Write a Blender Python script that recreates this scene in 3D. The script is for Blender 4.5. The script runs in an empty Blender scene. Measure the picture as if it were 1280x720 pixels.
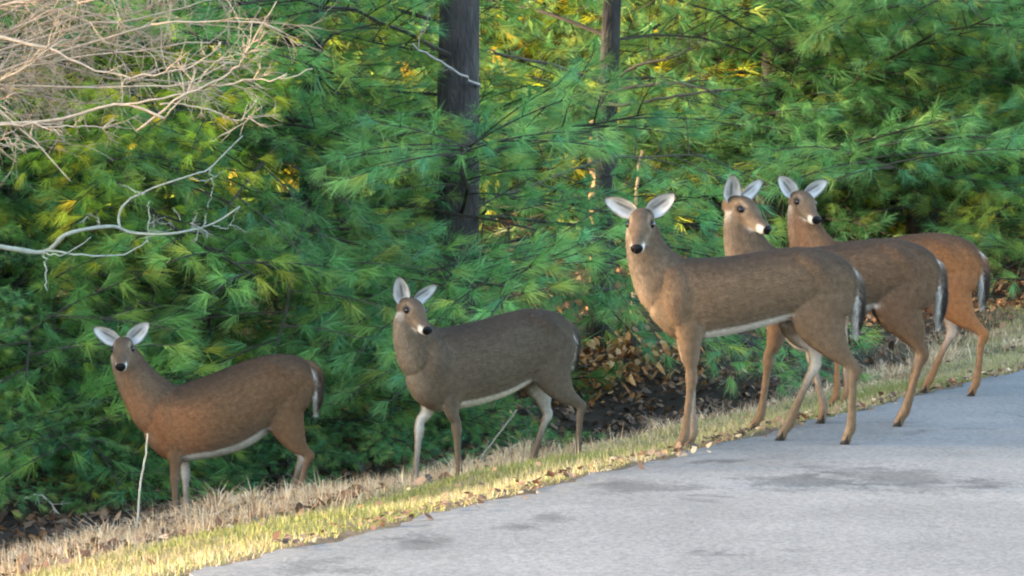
import bpy, math, random
import numpy as np
from mathutils import Vector, Matrix, kdtree

scene = bpy.context.scene
# ------------------------------------------------------------------ camera, sky, sun, exposure
F_PX = 3324.0                      # focal length in pixels of a 1280 px wide frame
CAM_H = 1.4
PITCH = math.atan(190.0 / F_PX)
cam_d = bpy.data.cameras.new('camera'); cam = bpy.data.objects.new('camera', cam_d)
scene.collection.objects.link(cam); scene.camera = cam
cam_d.sensor_width = 36.0; cam_d.lens = 36.0 * F_PX / 1280.0
cam_d.clip_start = 0.1; cam_d.clip_end = 2000
cam.location = (0, 0, CAM_H); cam.rotation_euler = (math.pi / 2 - PITCH, 0, 0)

SUN_EL = math.radians(13)
SUN_AZ = math.atan2(-1.0, -0.03)   # direction TO the sun, measured from +Y towards +X
world = bpy.data.worlds.new('World'); scene.world = world; world.use_nodes = True
wn = world.node_tree.nodes; wl = world.node_tree.links
sky = wn.new('ShaderNodeTexSky'); sky.sky_type = 'NISHITA'; sky.sun_disc = False
sky.sun_elevation = SUN_EL; sky.sun_rotation = SUN_AZ
sky.air_density = 1.0; sky.dust_density = 1.5; sky.ozone_density = 1.0
wn['Background'].inputs['Strength'].default_value = 0.15
wl.new(sky.outputs[0], wn['Background'].inputs['Color'])
sun_d = bpy.data.lights.new('sun', 'SUN'); sun = bpy.data.objects.new('sun', sun_d)
scene.collection.objects.link(sun)
sun_d.energy = 2.1; sun_d.angle = math.radians(1.0); sun_d.color = (1.0, 0.74, 0.48)
sdir = Vector((math.sin(SUN_AZ) * math.cos(SUN_EL), math.cos(SUN_AZ) * math.cos(SUN_EL), math.sin(SUN_EL)))
sun.rotation_euler = sdir.to_track_quat('Z', 'Y').to_euler()
sun.location = (-30, 10, 20)
vs = scene.view_settings
vs.view_transform = 'Standard'; vs.look = 'None'; vs.gamma = 1.0; vs.use_curve_mapping = False
vs.exposure = 3.55
scene.cycles.use_denoising = True; scene.cycles.filter_width = 2.1
scene.cycles.max_bounces = 6; scene.cycles.diffuse_bounces = 3; scene.cycles.glossy_bounces = 2; scene.cycles.transparent_max_bounces = 4

rng = np.random.default_rng(7)
random.seed(7)
COL = scene.collection

# ------------------------------------------------------------------ helpers
def ray(px, py):
    xc = (px - 640) / F_PX; yc = (360 - py) / F_PX
    c, s = math.cos(PITCH), math.sin(PITCH)
    return np.array([xc, c + yc * s, -s + yc * c])
def P(px, py, d):                  # the point seen at a pixel, d metres ahead
    r = ray(px, py); return np.array([0, 0, CAM_H]) + r * (d / r[1])
E0 = np.array([-0.99, 8.46]); ED = np.array([0.4803, 0.8771]); EN = np.array([-0.8771, 0.4803])
KS = [-400, -7, -3.2, 0, .3, 1.0, 1.8, 2.3, 3.7, 5, 8, 15, 40, 400]
ZL = [-.2, -.2, .0, 0, -.035, -.18, -.39, -.50, -.80, -.84, -.66, -.1, 1.0, 6]
ZR = [-.2, -.2, .0, 0, -.02, -.05, -.08, -.06, .08, .28, .6, 1.1, 2.4, 9]
def st(x, y):
    dx = np.asarray(x, float) - E0[0]; dy = np.asarray(y, float) - E0[1]
    return dx * EN[0] + dy * EN[1], dx * ED[0] + dy * ED[1]
def xy(s, t):
    return E0[0] + s * EN[0] + t * ED[0], E0[1] + s * EN[1] + t * ED[1]
def gz(x, y):
    s, t = st(x, y)
    w = np.clip((t - 8) / 10, 0, 1); w = w * w * (3 - 2 * w)
    z = np.interp(s, KS, ZL) * (1 - w) + np.interp(s, KS, ZR) * w
    z = z + .085 * np.exp(-(((x + 1.6) / .6) ** 2 + ((y - 13.75) / .35) ** 2))
    b = np.clip(s / .6, 0, 1)
    z = z + b * (.022 * np.sin(x * 3.1 + y * 1.7) + .018 * np.sin(y * 4.3 - x * 2.2) + .010 * np.sin(x * 9.1) * np.sin(y * 8.3))
    return z
def gp(px, py):                    # ground point seen at a pixel
    r = ray(px, py); d = 4.0
    while d < 80:
        p = np.array([0, 0, CAM_H]) + r * d
        if p[2] < gz(p[0], p[1]): return p
        d += .01
    return p
def smooth(a, b, x):
    v = np.clip((x - a) / (b - a), 0, 1); return v * v * (3 - 2 * v)

def mesh_np(name, V, F, mat=None, col=None, mats=None, midx=None, smoothf=False):
    V = np.asarray(V, np.float32); F = np.asarray(F, np.int32)
    me = bpy.data.meshes.new(name); k = F.shape[1]
    me.vertices.add(len(V)); me.vertices.foreach_set('co', V.ravel())
    me.loops.add(F.size); me.loops.foreach_set('vertex_index', F.ravel())
    me.polygons.add(len(F))
    me.polygons.foreach_set('loop_start', np.arange(0, F.size, k, dtype=np.int32))
    if midx is not None: me.polygons.foreach_set('material_index', np.asarray(midx, np.int32))
    me.polygons.foreach_set('use_smooth', np.full(len(F), smoothf))
    for m in (mats or [mat]): me.materials.append(m)
    if col is not None:
        at = me.color_attributes.new('Col', 'FLOAT_COLOR', 'POINT')
        c4 = np.ones((len(V), 4), np.float32); c4[:, :3] = col
        at.data.foreach_set('color', c4.ravel())
    me.update(calc_edges=True)
    return me
def link(name, me, parent=None):
    o = bpy.data.objects.new(name, me); COL.objects.link(o)
    if parent is not None: o.parent = parent
    return o
def tag(o, label=None, cat=None, group=None, kind=None):
    if label: o['label'] = label
    if cat: o['category'] = cat
    if group: o['group'] = group
    if kind: o['kind'] = kind
    return o
def empty(name, loc, rz=0.0):
    o = bpy.data.objects.new(name, None); COL.objects.link(o)
    o.location = loc; o.rotation_euler = (0, 0, rz); o.empty_display_size = .2
    return o
class Geo:                         # collects triangles with a colour per vertex
    def __init__(s): s.V = []; s.F = []; s.C = []; s.M = []; s.n = 0
    def add(s, V, F, C, m=0):
        V = np.asarray(V, float).reshape(-1, 3); F = np.asarray(F, int).reshape(-1, 3)
        C = np.broadcast_to(np.asarray(C, float), V.shape)
        s.V.append(V); s.F.append(F + s.n); s.C.append(C); s.M.append(np.full(len(F), m)); s.n += len(V)
    def arr(s): return np.vstack(s.V), np.vstack(s.F), np.vstack(s.C), np.concatenate(s.M)
    def mesh(s, name, mats, smoothf=False):
        V, F, C, M = s.arr(); return mesh_np(name, V, F, col=C, mats=mats, midx=M, smoothf=smoothf)
def tube(geo, pts, rad, col, sides=6, m=0, cap=True):
    pts = np.asarray(pts, float); n = len(pts); rad = np.broadcast_to(np.asarray(rad, float), (n,))
    T = np.gradient(pts, axis=0); T /= np.linalg.norm(T, axis=1)[:, None] + 1e-9
    ref = np.array([0.31, 0.17, 0.93]) if abs(T[0, 2]) < .8 else np.array([1.0, .13, .05])
    S = np.cross(T, ref); S /= np.linalg.norm(S, axis=1)[:, None] + 1e-9
    U = np.cross(S, T)
    a = np.arange(sides) * 2 * math.pi / sides
    V = pts[:, None] + rad[:, None, None] * (np.cos(a)[None, :, None] * S[:, None] + np.sin(a)[None, :, None] * U[:, None])
    V = V.reshape(-1, 3); f = []
    for i in range(n - 1):
        for j in range(sides):
            a0 = i * sides + j; a1 = i * sides + (j + 1) % sides
            f += [(a0, a1, a1 + sides), (a0, a1 + sides, a0 + sides)]
    if cap:
        V = np.vstack([V, pts[:1], pts[-1:]]); k = n * sides
        for j in range(sides):
            f += [(k, (j + 1) % sides, j), (k + 1, (n - 1) * sides + j, (n - 1) * sides + (j + 1) % sides)]
    geo.add(V, f, col, m)
def crom(A, n):                    # Catmull-Rom resample of rows
    A = np.asarray(A, float); k = len(A)
    u = np.linspace(0, k - 1, n); i = np.clip(u.astype(int), 0, k - 2); f = (u - i)[:, None]
    p0 = A[np.clip(i - 1, 0, k - 1)]; p1 = A[i]; p2 = A[i + 1]; p3 = A[np.clip(i + 2, 0, k - 1)]
    return .5 * ((2 * p1) + (-p0 + p2) * f + (2 * p0 - 5 * p1 + 4 * p2 - p3) * f**2 + (-p0 + 3 * p1 - 3 * p2 + p3) * f**3)

# ------------------------------------------------------------------ materials
def newmat(name):
    m = bpy.data.materials.new(name); m.use_nodes = True
    nt = m.node_tree; return m, nt.nodes, nt.links, nt.nodes['Principled BSDF']
def node(n, t, **kw):
    x = n.new(t)
    for k, v in kw.items():
        if k in x.inputs.keys(): x.inputs[k].default_value = v
        else: setattr(x, k, v)
    return x
def attr_mat(name, rough=.7, transl=0.0, noise=0.0, nscale=40, bump=0.0, bscale=80, spec=.3, objvar=0.0):
    m, n, l, b = newmat(name)
    b.inputs['Roughness'].default_value = rough; b.inputs['Specular IOR Level'].default_value = spec
    at = node(n, 'ShaderNodeAttribute'); at.attribute_name = 'Col'
    c = at.outputs['Color']
    if noise or objvar:
        hsv = node(n, 'ShaderNodeHueSaturation'); l.new(c, hsv.inputs['Color'])
        ma = node(n, 'ShaderNodeMapRange'); ma.inputs['To Min'].default_value = 1 - noise; ma.inputs['To Max'].default_value = 1 + noise
        ma.inputs['From Min'].default_value = .25; ma.inputs['From Max'].default_value = .75
        no = node(n, 'ShaderNodeTexNoise', Scale=nscale, Detail=4.0)
        tc = node(n, 'ShaderNodeTexCoord'); l.new(tc.outputs['Object'], no.inputs['Vector'])
        l.new(no.outputs[0], ma.inputs['Value']); l.new(ma.outputs[0], hsv.inputs['Value'])
        c = hsv.outputs[0]
    l.new(c, b.inputs['Base Color'])
    if bump:
        nb = node(n, 'ShaderNodeTexNoise', Scale=bscale, Detail=5.0)
        tc2 = node(n, 'ShaderNodeTexCoord'); l.new(tc2.outputs['Object'], nb.inputs['Vector'])
        bp = node(n, 'ShaderNodeBump', Strength=bump, Distance=.01)
        l.new(nb.outputs[0], bp.inputs['Height']); l.new(bp.outputs[0], b.inputs['Normal'])
    if transl:
        tr = node(n, 'ShaderNodeBsdfTranslucent'); l.new(c, tr.inputs['Color'])
        mx = node(n, 'ShaderNodeMixShader', Fac=transl)
        l.new(b.outputs[0], mx.inputs[1]); l.new(tr.outputs[0], mx.inputs[2])
        l.new(mx.outputs[0], n['Material Output'].inputs['Surface'])
    return m
M_NEEDLE = attr_mat('pine_needle', .5, .42, .0, spec=.35)
def tint_by_object(m):
    n, l = m.node_tree.nodes, m.node_tree.links
    at = [x for x in n if x.type == 'ATTRIBUTE'][0]; oi = n.new('ShaderNodeObjectInfo')
    mx = n.new('ShaderNodeMix'); mx.data_type = 'RGBA'; mx.blend_type = 'MULTIPLY'; mx.inputs[0].default_value = 1
    mx.clamp_result = False
    outs = [k.to_socket for k in at.outputs['Color'].links]
    l.new(at.outputs['Color'], mx.inputs[6]); l.new(oi.outputs['Color'], mx.inputs[7])
    for o in outs: l.new(mx.outputs[2], o)
tint_by_object(M_NEEDLE)
M_TWIG = attr_mat('twig_bark', .85, noise=.25, nscale=30)
M_GRASS = attr_mat('grass_blade', .75, .3, spec=.15)
M_LEAF = attr_mat('dead_leaf', .75, .15, noise=.2, nscale=60, spec=.2)
M_FUR = attr_mat('deer_fur', .9, noise=.2, nscale=40, spec=.1)
M_COAT = attr_mat('deer_coat', .95, noise=.2, nscale=40, bump=.5, bscale=170, spec=.08)
M_EAR = attr_mat('deer_ear', .9, transl=.12, noise=.1, nscale=60, spec=.1)
M_HORN = attr_mat('hoof_and_nose', .55, noise=.2, nscale=90, spec=.1)
def eye_mat():
    m, n, l, b = newmat('deer_eye'); b.inputs['Base Color'].default_value = (.003, .002, .002, 1); b.inputs['Specular IOR Level'].default_value = .3
    b.inputs['Roughness'].default_value = .08; return m
M_EYE = eye_mat()
def bark_mat():
    m, n, l, b = newmat('pine_bark')
    tc = node(n, 'ShaderNodeTexCoord'); mp = node(n, 'ShaderNodeMapping'); mp.inputs['Scale'].default_value = (1, 1, .28)
    l.new(tc.outputs['Object'], mp.inputs['Vector'])
    v = node(n, 'ShaderNodeTexVoronoi', Scale=26.0); v.feature = 'DISTANCE_TO_EDGE'; l.new(mp.outputs[0], v.inputs['Vector'])
    no = node(n, 'ShaderNodeTexNoise', Scale=14.0, Detail=6.0); l.new(mp.outputs[0], no.inputs['Vector'])
    r = node(n, 'ShaderNodeValToRGB'); r.color_ramp.elements[0].color = (.006, .005, .005, 1); r.color_ramp.elements[1].color = (.034, .028, .026, 1)
    r.color_ramp.elements[0].position = .35; r.color_ramp.elements[1].position = .7
    l.new(no.outputs[0], r.inputs[0]); l.new(r.outputs[0], b.inputs['Base Color'])
    bp = node(n, 'ShaderNodeBump', Strength=.9, Distance=.02); l.new(v.outputs[0], bp.inputs['Height']); l.new(bp.outputs[0], b.inputs['Normal'])
    b.inputs['Roughness'].default_value = .9; return m
M_BARK = bark_mat()
def road_mat():
    m, n, l, b = newmat('asphalt')
    tc = node(n, 'ShaderNodeTexCoord')
    big = node(n, 'ShaderNodeTexNoise', Scale=1.1, Detail=5.0); l.new(tc.outputs['Object'], big.inputs['Vector'])
    fine = node(n, 'ShaderNodeTexNoise', Scale=48.0, Detail=4.0, Roughness=.75); l.new(tc.outputs['Object'], fine.inputs['Vector'])
    r1 = node(n, 'ShaderNodeValToRGB'); e = r1.color_ramp.elements
    e[0].position = .3; e[0].color = (.086, .085, .082, 1); e[1].position = .72; e[1].color = (.132, .130, .125, 1)
    l.new(big.outputs[0], r1.inputs[0])
    r2 = node(n, 'ShaderNodeMapRange'); r2.inputs['From Min'].default_value = .3; r2.inputs['From Max'].default_value = .7
    r2.inputs['To Min'].default_value = .6; r2.inputs['To Max'].default_value = 1.4
    l.new(fine.outputs[0], r2.inputs['Value'])
    # tar smears and damp streaks running along the road
    mp = node(n, 'ShaderNodeMapping'); mp.inputs['Rotation'].default_value = (0, 0, -math.atan2(ED[1], ED[0]))
    mp.inputs['Location'].default_value = (3.1, .4, 0)
    mp.inputs['Scale'].default_value = (1.0, 1.0, 1); l.new(tc.outputs['Object'], mp.inputs['Vector'])
    st_ = node(n, 'ShaderNodeTexNoise', Scale=1.9, Detail=6.0, Roughness=.62, Distortion=.5); l.new(mp.outputs[0], st_.inputs['Vector'])
    r3 = node(n, 'ShaderNodeValToRGB'); e = r3.color_ramp.elements
    e[0].position = .60; e[0].color = (1, 1, 1, 1); e[1].position = .68; e[1].color = (.5, .5, .52, 1)
    l.new(st_.outputs[0], r3.inputs[0])
    a = node(n, 'ShaderNodeMix'); a.data_type = 'RGBA'; a.blend_type = 'MULTIPLY'; a.inputs[0].default_value = 1
    l.new(r1.outputs[0], a.inputs[6]); l.new(r3.outputs[0], a.inputs[7])
    out = a.outputs[2]
    wob = node(n, 'ShaderNodeTexNoise', Scale=6.0, Detail=6.0, Roughness=.7); l.new(tc.outputs['Object'], wob.inputs['Vector'])
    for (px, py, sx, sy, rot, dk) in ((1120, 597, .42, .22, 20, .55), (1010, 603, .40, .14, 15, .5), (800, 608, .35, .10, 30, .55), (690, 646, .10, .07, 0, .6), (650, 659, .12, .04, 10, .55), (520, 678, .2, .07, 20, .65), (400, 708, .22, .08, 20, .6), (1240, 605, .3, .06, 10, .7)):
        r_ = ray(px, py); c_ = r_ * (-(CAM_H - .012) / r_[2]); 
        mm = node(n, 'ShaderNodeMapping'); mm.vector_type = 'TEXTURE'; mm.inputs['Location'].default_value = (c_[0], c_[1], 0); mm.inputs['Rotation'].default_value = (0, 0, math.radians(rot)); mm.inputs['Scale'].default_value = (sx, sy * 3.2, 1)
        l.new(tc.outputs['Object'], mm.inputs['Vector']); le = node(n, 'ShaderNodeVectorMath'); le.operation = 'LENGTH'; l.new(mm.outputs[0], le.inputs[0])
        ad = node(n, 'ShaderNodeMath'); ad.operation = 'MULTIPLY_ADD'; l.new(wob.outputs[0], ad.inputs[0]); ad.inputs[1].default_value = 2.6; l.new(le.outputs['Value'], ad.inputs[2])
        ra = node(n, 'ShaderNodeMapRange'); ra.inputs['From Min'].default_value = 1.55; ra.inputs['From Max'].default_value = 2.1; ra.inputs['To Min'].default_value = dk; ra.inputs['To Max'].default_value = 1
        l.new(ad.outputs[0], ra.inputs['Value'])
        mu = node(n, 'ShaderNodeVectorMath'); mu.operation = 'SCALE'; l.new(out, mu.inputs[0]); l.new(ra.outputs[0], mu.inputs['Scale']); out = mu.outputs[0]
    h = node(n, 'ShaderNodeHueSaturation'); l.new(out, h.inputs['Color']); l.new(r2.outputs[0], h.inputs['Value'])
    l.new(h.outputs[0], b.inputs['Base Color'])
    bp = node(n, 'ShaderNodeBump', Strength=.5, Distance=.006); l.new(fine.outputs[0], bp.inputs['Height']); l.new(bp.outputs[0], b.inputs['Normal'])
    b.inputs['Roughness'].default_value = .85; b.inputs['Specular IOR Level'].default_value = .25
    return m
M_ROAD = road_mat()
M_SOIL = attr_mat('soil', .95, noise=.35, nscale=7, bump=.6, bscale=30, spec=.1)
M_TAR = attr_mat('tar', .6, noise=.2, nscale=25, spec=.3)

# ------------------------------------------------------------------ setting: ground and road
def grass_width(t):                # how far the mown strip reaches from the road edge
    return np.interp(t, [-10, 2, 4, 7, 9, 12, 16, 40], [3.7, 3.7, 3.3, 2.3, 1.6, 2.0, 2.4, 2.6])
def axis(lo, hi, dlo, dhi, step, grow=1.22):
    mid = list(np.arange(dlo, dhi + 1e-6, step)); a = []; x = dlo; d = step
    while x > lo: d *= grow; x -= d; a.append(x)
    b = []; x = mid[-1]; d = step
    while x < hi: d *= grow; x += d; b.append(x)
    return np.array(a[::-1] + mid + b)
sa = axis(-300, 300, -4, 12, .12); ta = axis(-300, 400, -8, 26, .2)
S, T = np.meshgrid(sa, ta, indexing='ij'); X, Y = xy(S, T); Z = gz(X, Y) - np.where(S < .02, .03, .0)
ns, nt_ = S.shape; idx = np.arange(ns * nt_).reshape(ns, nt_)
Fq = np.stack([idx[:-1, :-1], idx[1:, :-1], idx[1:, 1:], idx[:-1, 1:]], -1).reshape(-1, 4)[:, ::-1]
gw = grass_width(T); wv = smooth(-.35, .35, S - gw + .25 * np.sin(T * 2.3))[..., None]
turf = np.array([.12, .10, .05]); litter = np.array([.040, .028, .020])
dirt = np.array([.10, .075, .05]); we = smooth(.28, .02, S)[..., None]
gc = (turf * (1 - we) + dirt * we) * (1 - wv) + litter * wv
ground = link('ground', mesh_np('ground', np.stack([X, Y, Z], -1).reshape(-1, 3), Fq, M_SOIL, gc.reshape(-1, 3), smoothf=True))
tag(ground, kind='structure')
tr = np.concatenate([np.arange(-25, 30, .06), np.arange(30, 200, 5.0)])
edge = .025 * np.sin(tr * 5.1) + .02 * np.sin(tr * 13.7 + 1) + .012 * np.sin(tr * 31.0 + .4) + rng.normal(0, .012, len(tr))
rows = []
for s_, z_ in ((0, -.025), (0, .006), (-.15, .012), (-3.2, .016), (-6.4, .008), (-6.4, -.215)):
    ss = np.full(len(tr), s_) + (edge if s_ > -1 else 0)
    x_, y_ = xy(ss, tr); rows.append(np.stack([x_, y_, np.full(len(tr), z_)], -1))
R = np.stack(rows); k, n_ = R.shape[:2]; idx = np.arange(k * n_).reshape(k, n_)
Fq = np.stack([idx[:-1, :-1], idx[:-1, 1:], idx[1:, 1:], idx[1:, :-1]], -1).reshape(-1, 4)[:, ::-1]
road = link('road', mesh_np('road', R.reshape(-1, 3), Fq[:, ::-1], M_ROAD, smoothf=False)); tag(road, kind='structure')

# ------------------------------------------------------------------ grass, straw, litter
def blades(n, s_fn, t_rng, h, w, lean, cols, probs, zfn=gz, flat=.0):
    t = rng.uniform(*t_rng, n); s = s_fn(t)
    x, y = xy(s, t); z = zfn(x, y)
    a = rng.uniform(0, 2 * math.pi, n); hh = h * rng.uniform(.45, 1.3, n)
    ln = lean * np.abs(rng.normal(0, 1, n)) + flat
    d = np.stack([np.cos(a) * ln, np.sin(a) * ln, np.ones(n)], -1); d /= np.linalg.norm(d, axis=1)[:, None]
    b = rng.uniform(0, 2 * math.pi, n); sd = np.stack([np.cos(b), np.sin(b), np.zeros(n)], -1)
    r = np.stack([x, y, z - .005], -1)
    V = np.stack([r - sd * w / 2, r + sd * w / 2, r + d * hh[:, None]], 1)
    ci = rng.choice(len(cols), n, p=probs); c = np.asarray(cols)[ci] * rng.uniform(.7, 1.25, (n, 1))
    return V.reshape(-1, 3), np.arange(3 * n).reshape(-1, 3), np.repeat(c, 3, 0)
def patch(x, y):                   # smooth clumpy field 0..1
    return .5 + .25 * (np.sin(x * 2.3 + 1.3 * np.sin(y * 1.9)) + np.sin(y * 2.9 + 1.7 * np.sin(x * 1.3 + 2)))
GC = [(.265, .240, .090), (.33, .265, .145), (.150, .175, .055), (.37, .30, .19), (.17, .115, .07)]
g = Geo()
def sgrass(t):
    return .06 + (grass_width(t) + .2 * rng.normal(size=t.shape) - .06) * rng.uniform(0, 1, t.shape) ** .9
for (n, tr_) in ((150000, (-2.0, 9.0)), (70000, (9.0, 20.0)), (12000, (20., 34.))):
    V, F_, C = blades(n, sgrass, tr_, .042, .0065, 1.1, GC, [.27, .30, .18, .18, .07])
    pt = patch(V[:, 0], V[:, 1]); pg = smooth(.55, .15, pt)[:, None]; g.add(V, F_, C * (0.85 + .3 * pt)[:, None] * (1 - pg + pg * np.array([.72, .86, .58])))
grass = link('grass', g.mesh('grass', [M_GRASS]))
tag(grass, 'short yellow-green winter grass on the verge beside the road', 'grass', kind='stuff')
# matted straw along the back of the strip
SC = [(.57, .41, .24), (.48, .33, .185), (.64, .51, .33), (.30, .175, .095), (.38, .20, .11)]
g = Geo()
def sstraw(t): return grass_width(t) + rng.normal(-.45, .42, t.shape)
V, F_, C = blades(34000, sstraw, (-1.0, 6.0), .13, .006, 1.9, SC, [.35, .25, .2, .1, .1]); g.add(V, F_, C)
V, F_, C = blades(5000, lambda t: grass_width(t) + rng.normal(-.15, .3, t.shape), (6.0, 14.0), .10, .006, 1.8, SC, [.3, .3, .15, .15, .1]); g.add(V, F_, C)
r = np.random.default_rng(15)
SCA = np.array(SC)
for k in range(75):
    t = r.uniform(-.5, 6.5) if k < 60 else r.uniform(6, 13); s_ = float(grass_width(np.array(t))) + r.normal(-.35, .3); cx, cy = xy(s_, t); nb = 170
    if k < 14: cx, cy = -1.45 + r.normal(0, .45), 13.8 + r.normal(0, .22)
    a = r.uniform(0, 2 * math.pi, nb); rr = np.abs(r.normal(0, .07, nb)); bx_, by_ = cx + np.cos(a) * rr, cy + np.sin(a) * rr
    R0 = np.stack([bx_, by_, gz(bx_, by_) - .01], -1); hh = r.uniform(.08, .24, nb)[:, None] * r.uniform(.6, 1.1)
    d1 = np.stack([np.cos(a) * .5, np.sin(a) * .5, np.ones(nb)], -1) + r.normal(0, .35, (nb, 3)); d1 /= np.linalg.norm(d1, axis=1)[:, None]
    d2 = d1 + np.stack([np.cos(a) * .9, np.sin(a) * .9, -r.uniform(.2, 1.5, nb)], -1); d2 /= np.linalg.norm(d2, axis=1)[:, None]
    sd = np.stack([-np.sin(a), np.cos(a), np.zeros(nb)], -1) * .003; m1 = R0 + d1 * hh * .6
    Vv = np.stack([R0 - sd, R0 + sd, m1 + sd * .8, m1 - sd * .8, m1 + d2 * hh * .6], 1).reshape(-1, 3)
    fb = np.arange(nb)[:, None, None] * 5 + np.array([[0, 1, 2], [0, 2, 3], [3, 2, 4]])[None]
    cc = SCA[r.integers(0, 4, nb)] * r.uniform(.75, 1.25, (nb, 1)); g.add(Vv, fb.reshape(-1, 3), np.repeat(cc, 5, 0))
straw = link('dead_grass', g.mesh('dead_grass', [M_GRASS]))
tag(straw, 'matted tan dead grass along the back of the verge', 'dead grass', kind='stuff')
def leaves(g, x, y, z, size, cols, tilt=.5):
    n = len(x); a = rng.uniform(0, 2 * math.pi, n); sz = size * rng.uniform(.5, 1.4, n)
    nx = rng.normal(0, tilt, n); ny = rng.normal(0, tilt, n)
    u = np.stack([np.cos(a), np.sin(a), nx], -1); v = np.stack([-np.sin(a), np.cos(a), ny], -1)
    up = np.cross(u, v); c0 = np.stack([x, y, z + .01 + .012 * rng.uniform(0, 1, n)], -1)
    curl = rng.uniform(-.2, .5, n)[:, None]; L = sz[:, None]
    W = .33 * L
    pts = [c0 - u * L * .5, c0 - u * L * .1 + v * W + up * curl * L * .5, c0 + u * L * .28 + v * W * .7 + up * curl * L * .5,
           c0 + u * L * .5 + up * curl * L * .4, c0 + u * L * .28 - v * W * .7 + up * curl * L * .5, c0 - u * L * .1 - v * W + up * curl * L * .5]
    V = np.stack(pts, 1).reshape(-1, 3)
    b = np.arange(n)[:, None, None] * 6; f = np.array([[0, 5, 1], [1, 5, 4], [1, 4, 2], [2, 4, 3]])[None]
    c = np.asarray(cols)[rng.integers(0, len(cols), n)] * rng.uniform(.6, 1.3, (n, 1))
    g.add(V, (b + f).reshape(-1, 3), np.repeat(c, 6, 0))
LC = [(.15, .072, .038), (.20, .105, .055), (.09, .05, .032), (.24, .14, .08), (.15, .10, .068), (.065, .042, .030)]
g = Geo()
n = 26000; t = rng.uniform(1, 26, n); s = grass_width(t) - .15 + np.abs(rng.normal(0, 1, n)) * 4.2
x, y = xy(s, t); leaves(g, x, y, gz(x, y), .058, LC)
litter_o = link('leaf_litter', g.mesh('leaf_litter', [M_LEAF]))
tag(litter_o, 'brown dead leaves covering the ground under the pines', 'leaf litter', kind='stuff')
g = Geo()
n = 2000; t = rng.uniform(.5, 22, n); s = np.where(rng.uniform(size=n) < .7, rng.normal(.04, .06, n), rng.uniform(0, 1, n) * grass_width(t))
x, y = xy(s, t); leaves(g, x, y, gz(x, y) + np.where(s < .03, .008, 0.015), .034, LC + [(.45, .33, .2)], .35)
n = 2600; t = rng.uniform(.8, 4.6, n); s = grass_width(t) + rng.normal(-.3, .5, n)
x, y = xy(s, t); leaves(g, x, y, gz(x, y) + .02, .06, LC + [(.45, .30, .2)], .5)
for (px, py, nn, w_) in ((752, 462, 700, .45), (470, 548, 500, .4)):  # pile below the slim pine is orange to imitate sunlit leaves
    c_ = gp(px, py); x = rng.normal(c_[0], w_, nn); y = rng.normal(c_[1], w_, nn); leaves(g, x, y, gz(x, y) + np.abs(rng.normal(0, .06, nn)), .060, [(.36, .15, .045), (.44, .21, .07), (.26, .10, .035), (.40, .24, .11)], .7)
fallen = link('fallen_leaves', g.mesh('fallen_leaves', [M_LEAF]))
tag(fallen, 'dead leaves scattered along the road edge and grass', 'fallen leaves', kind='stuff')

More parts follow.
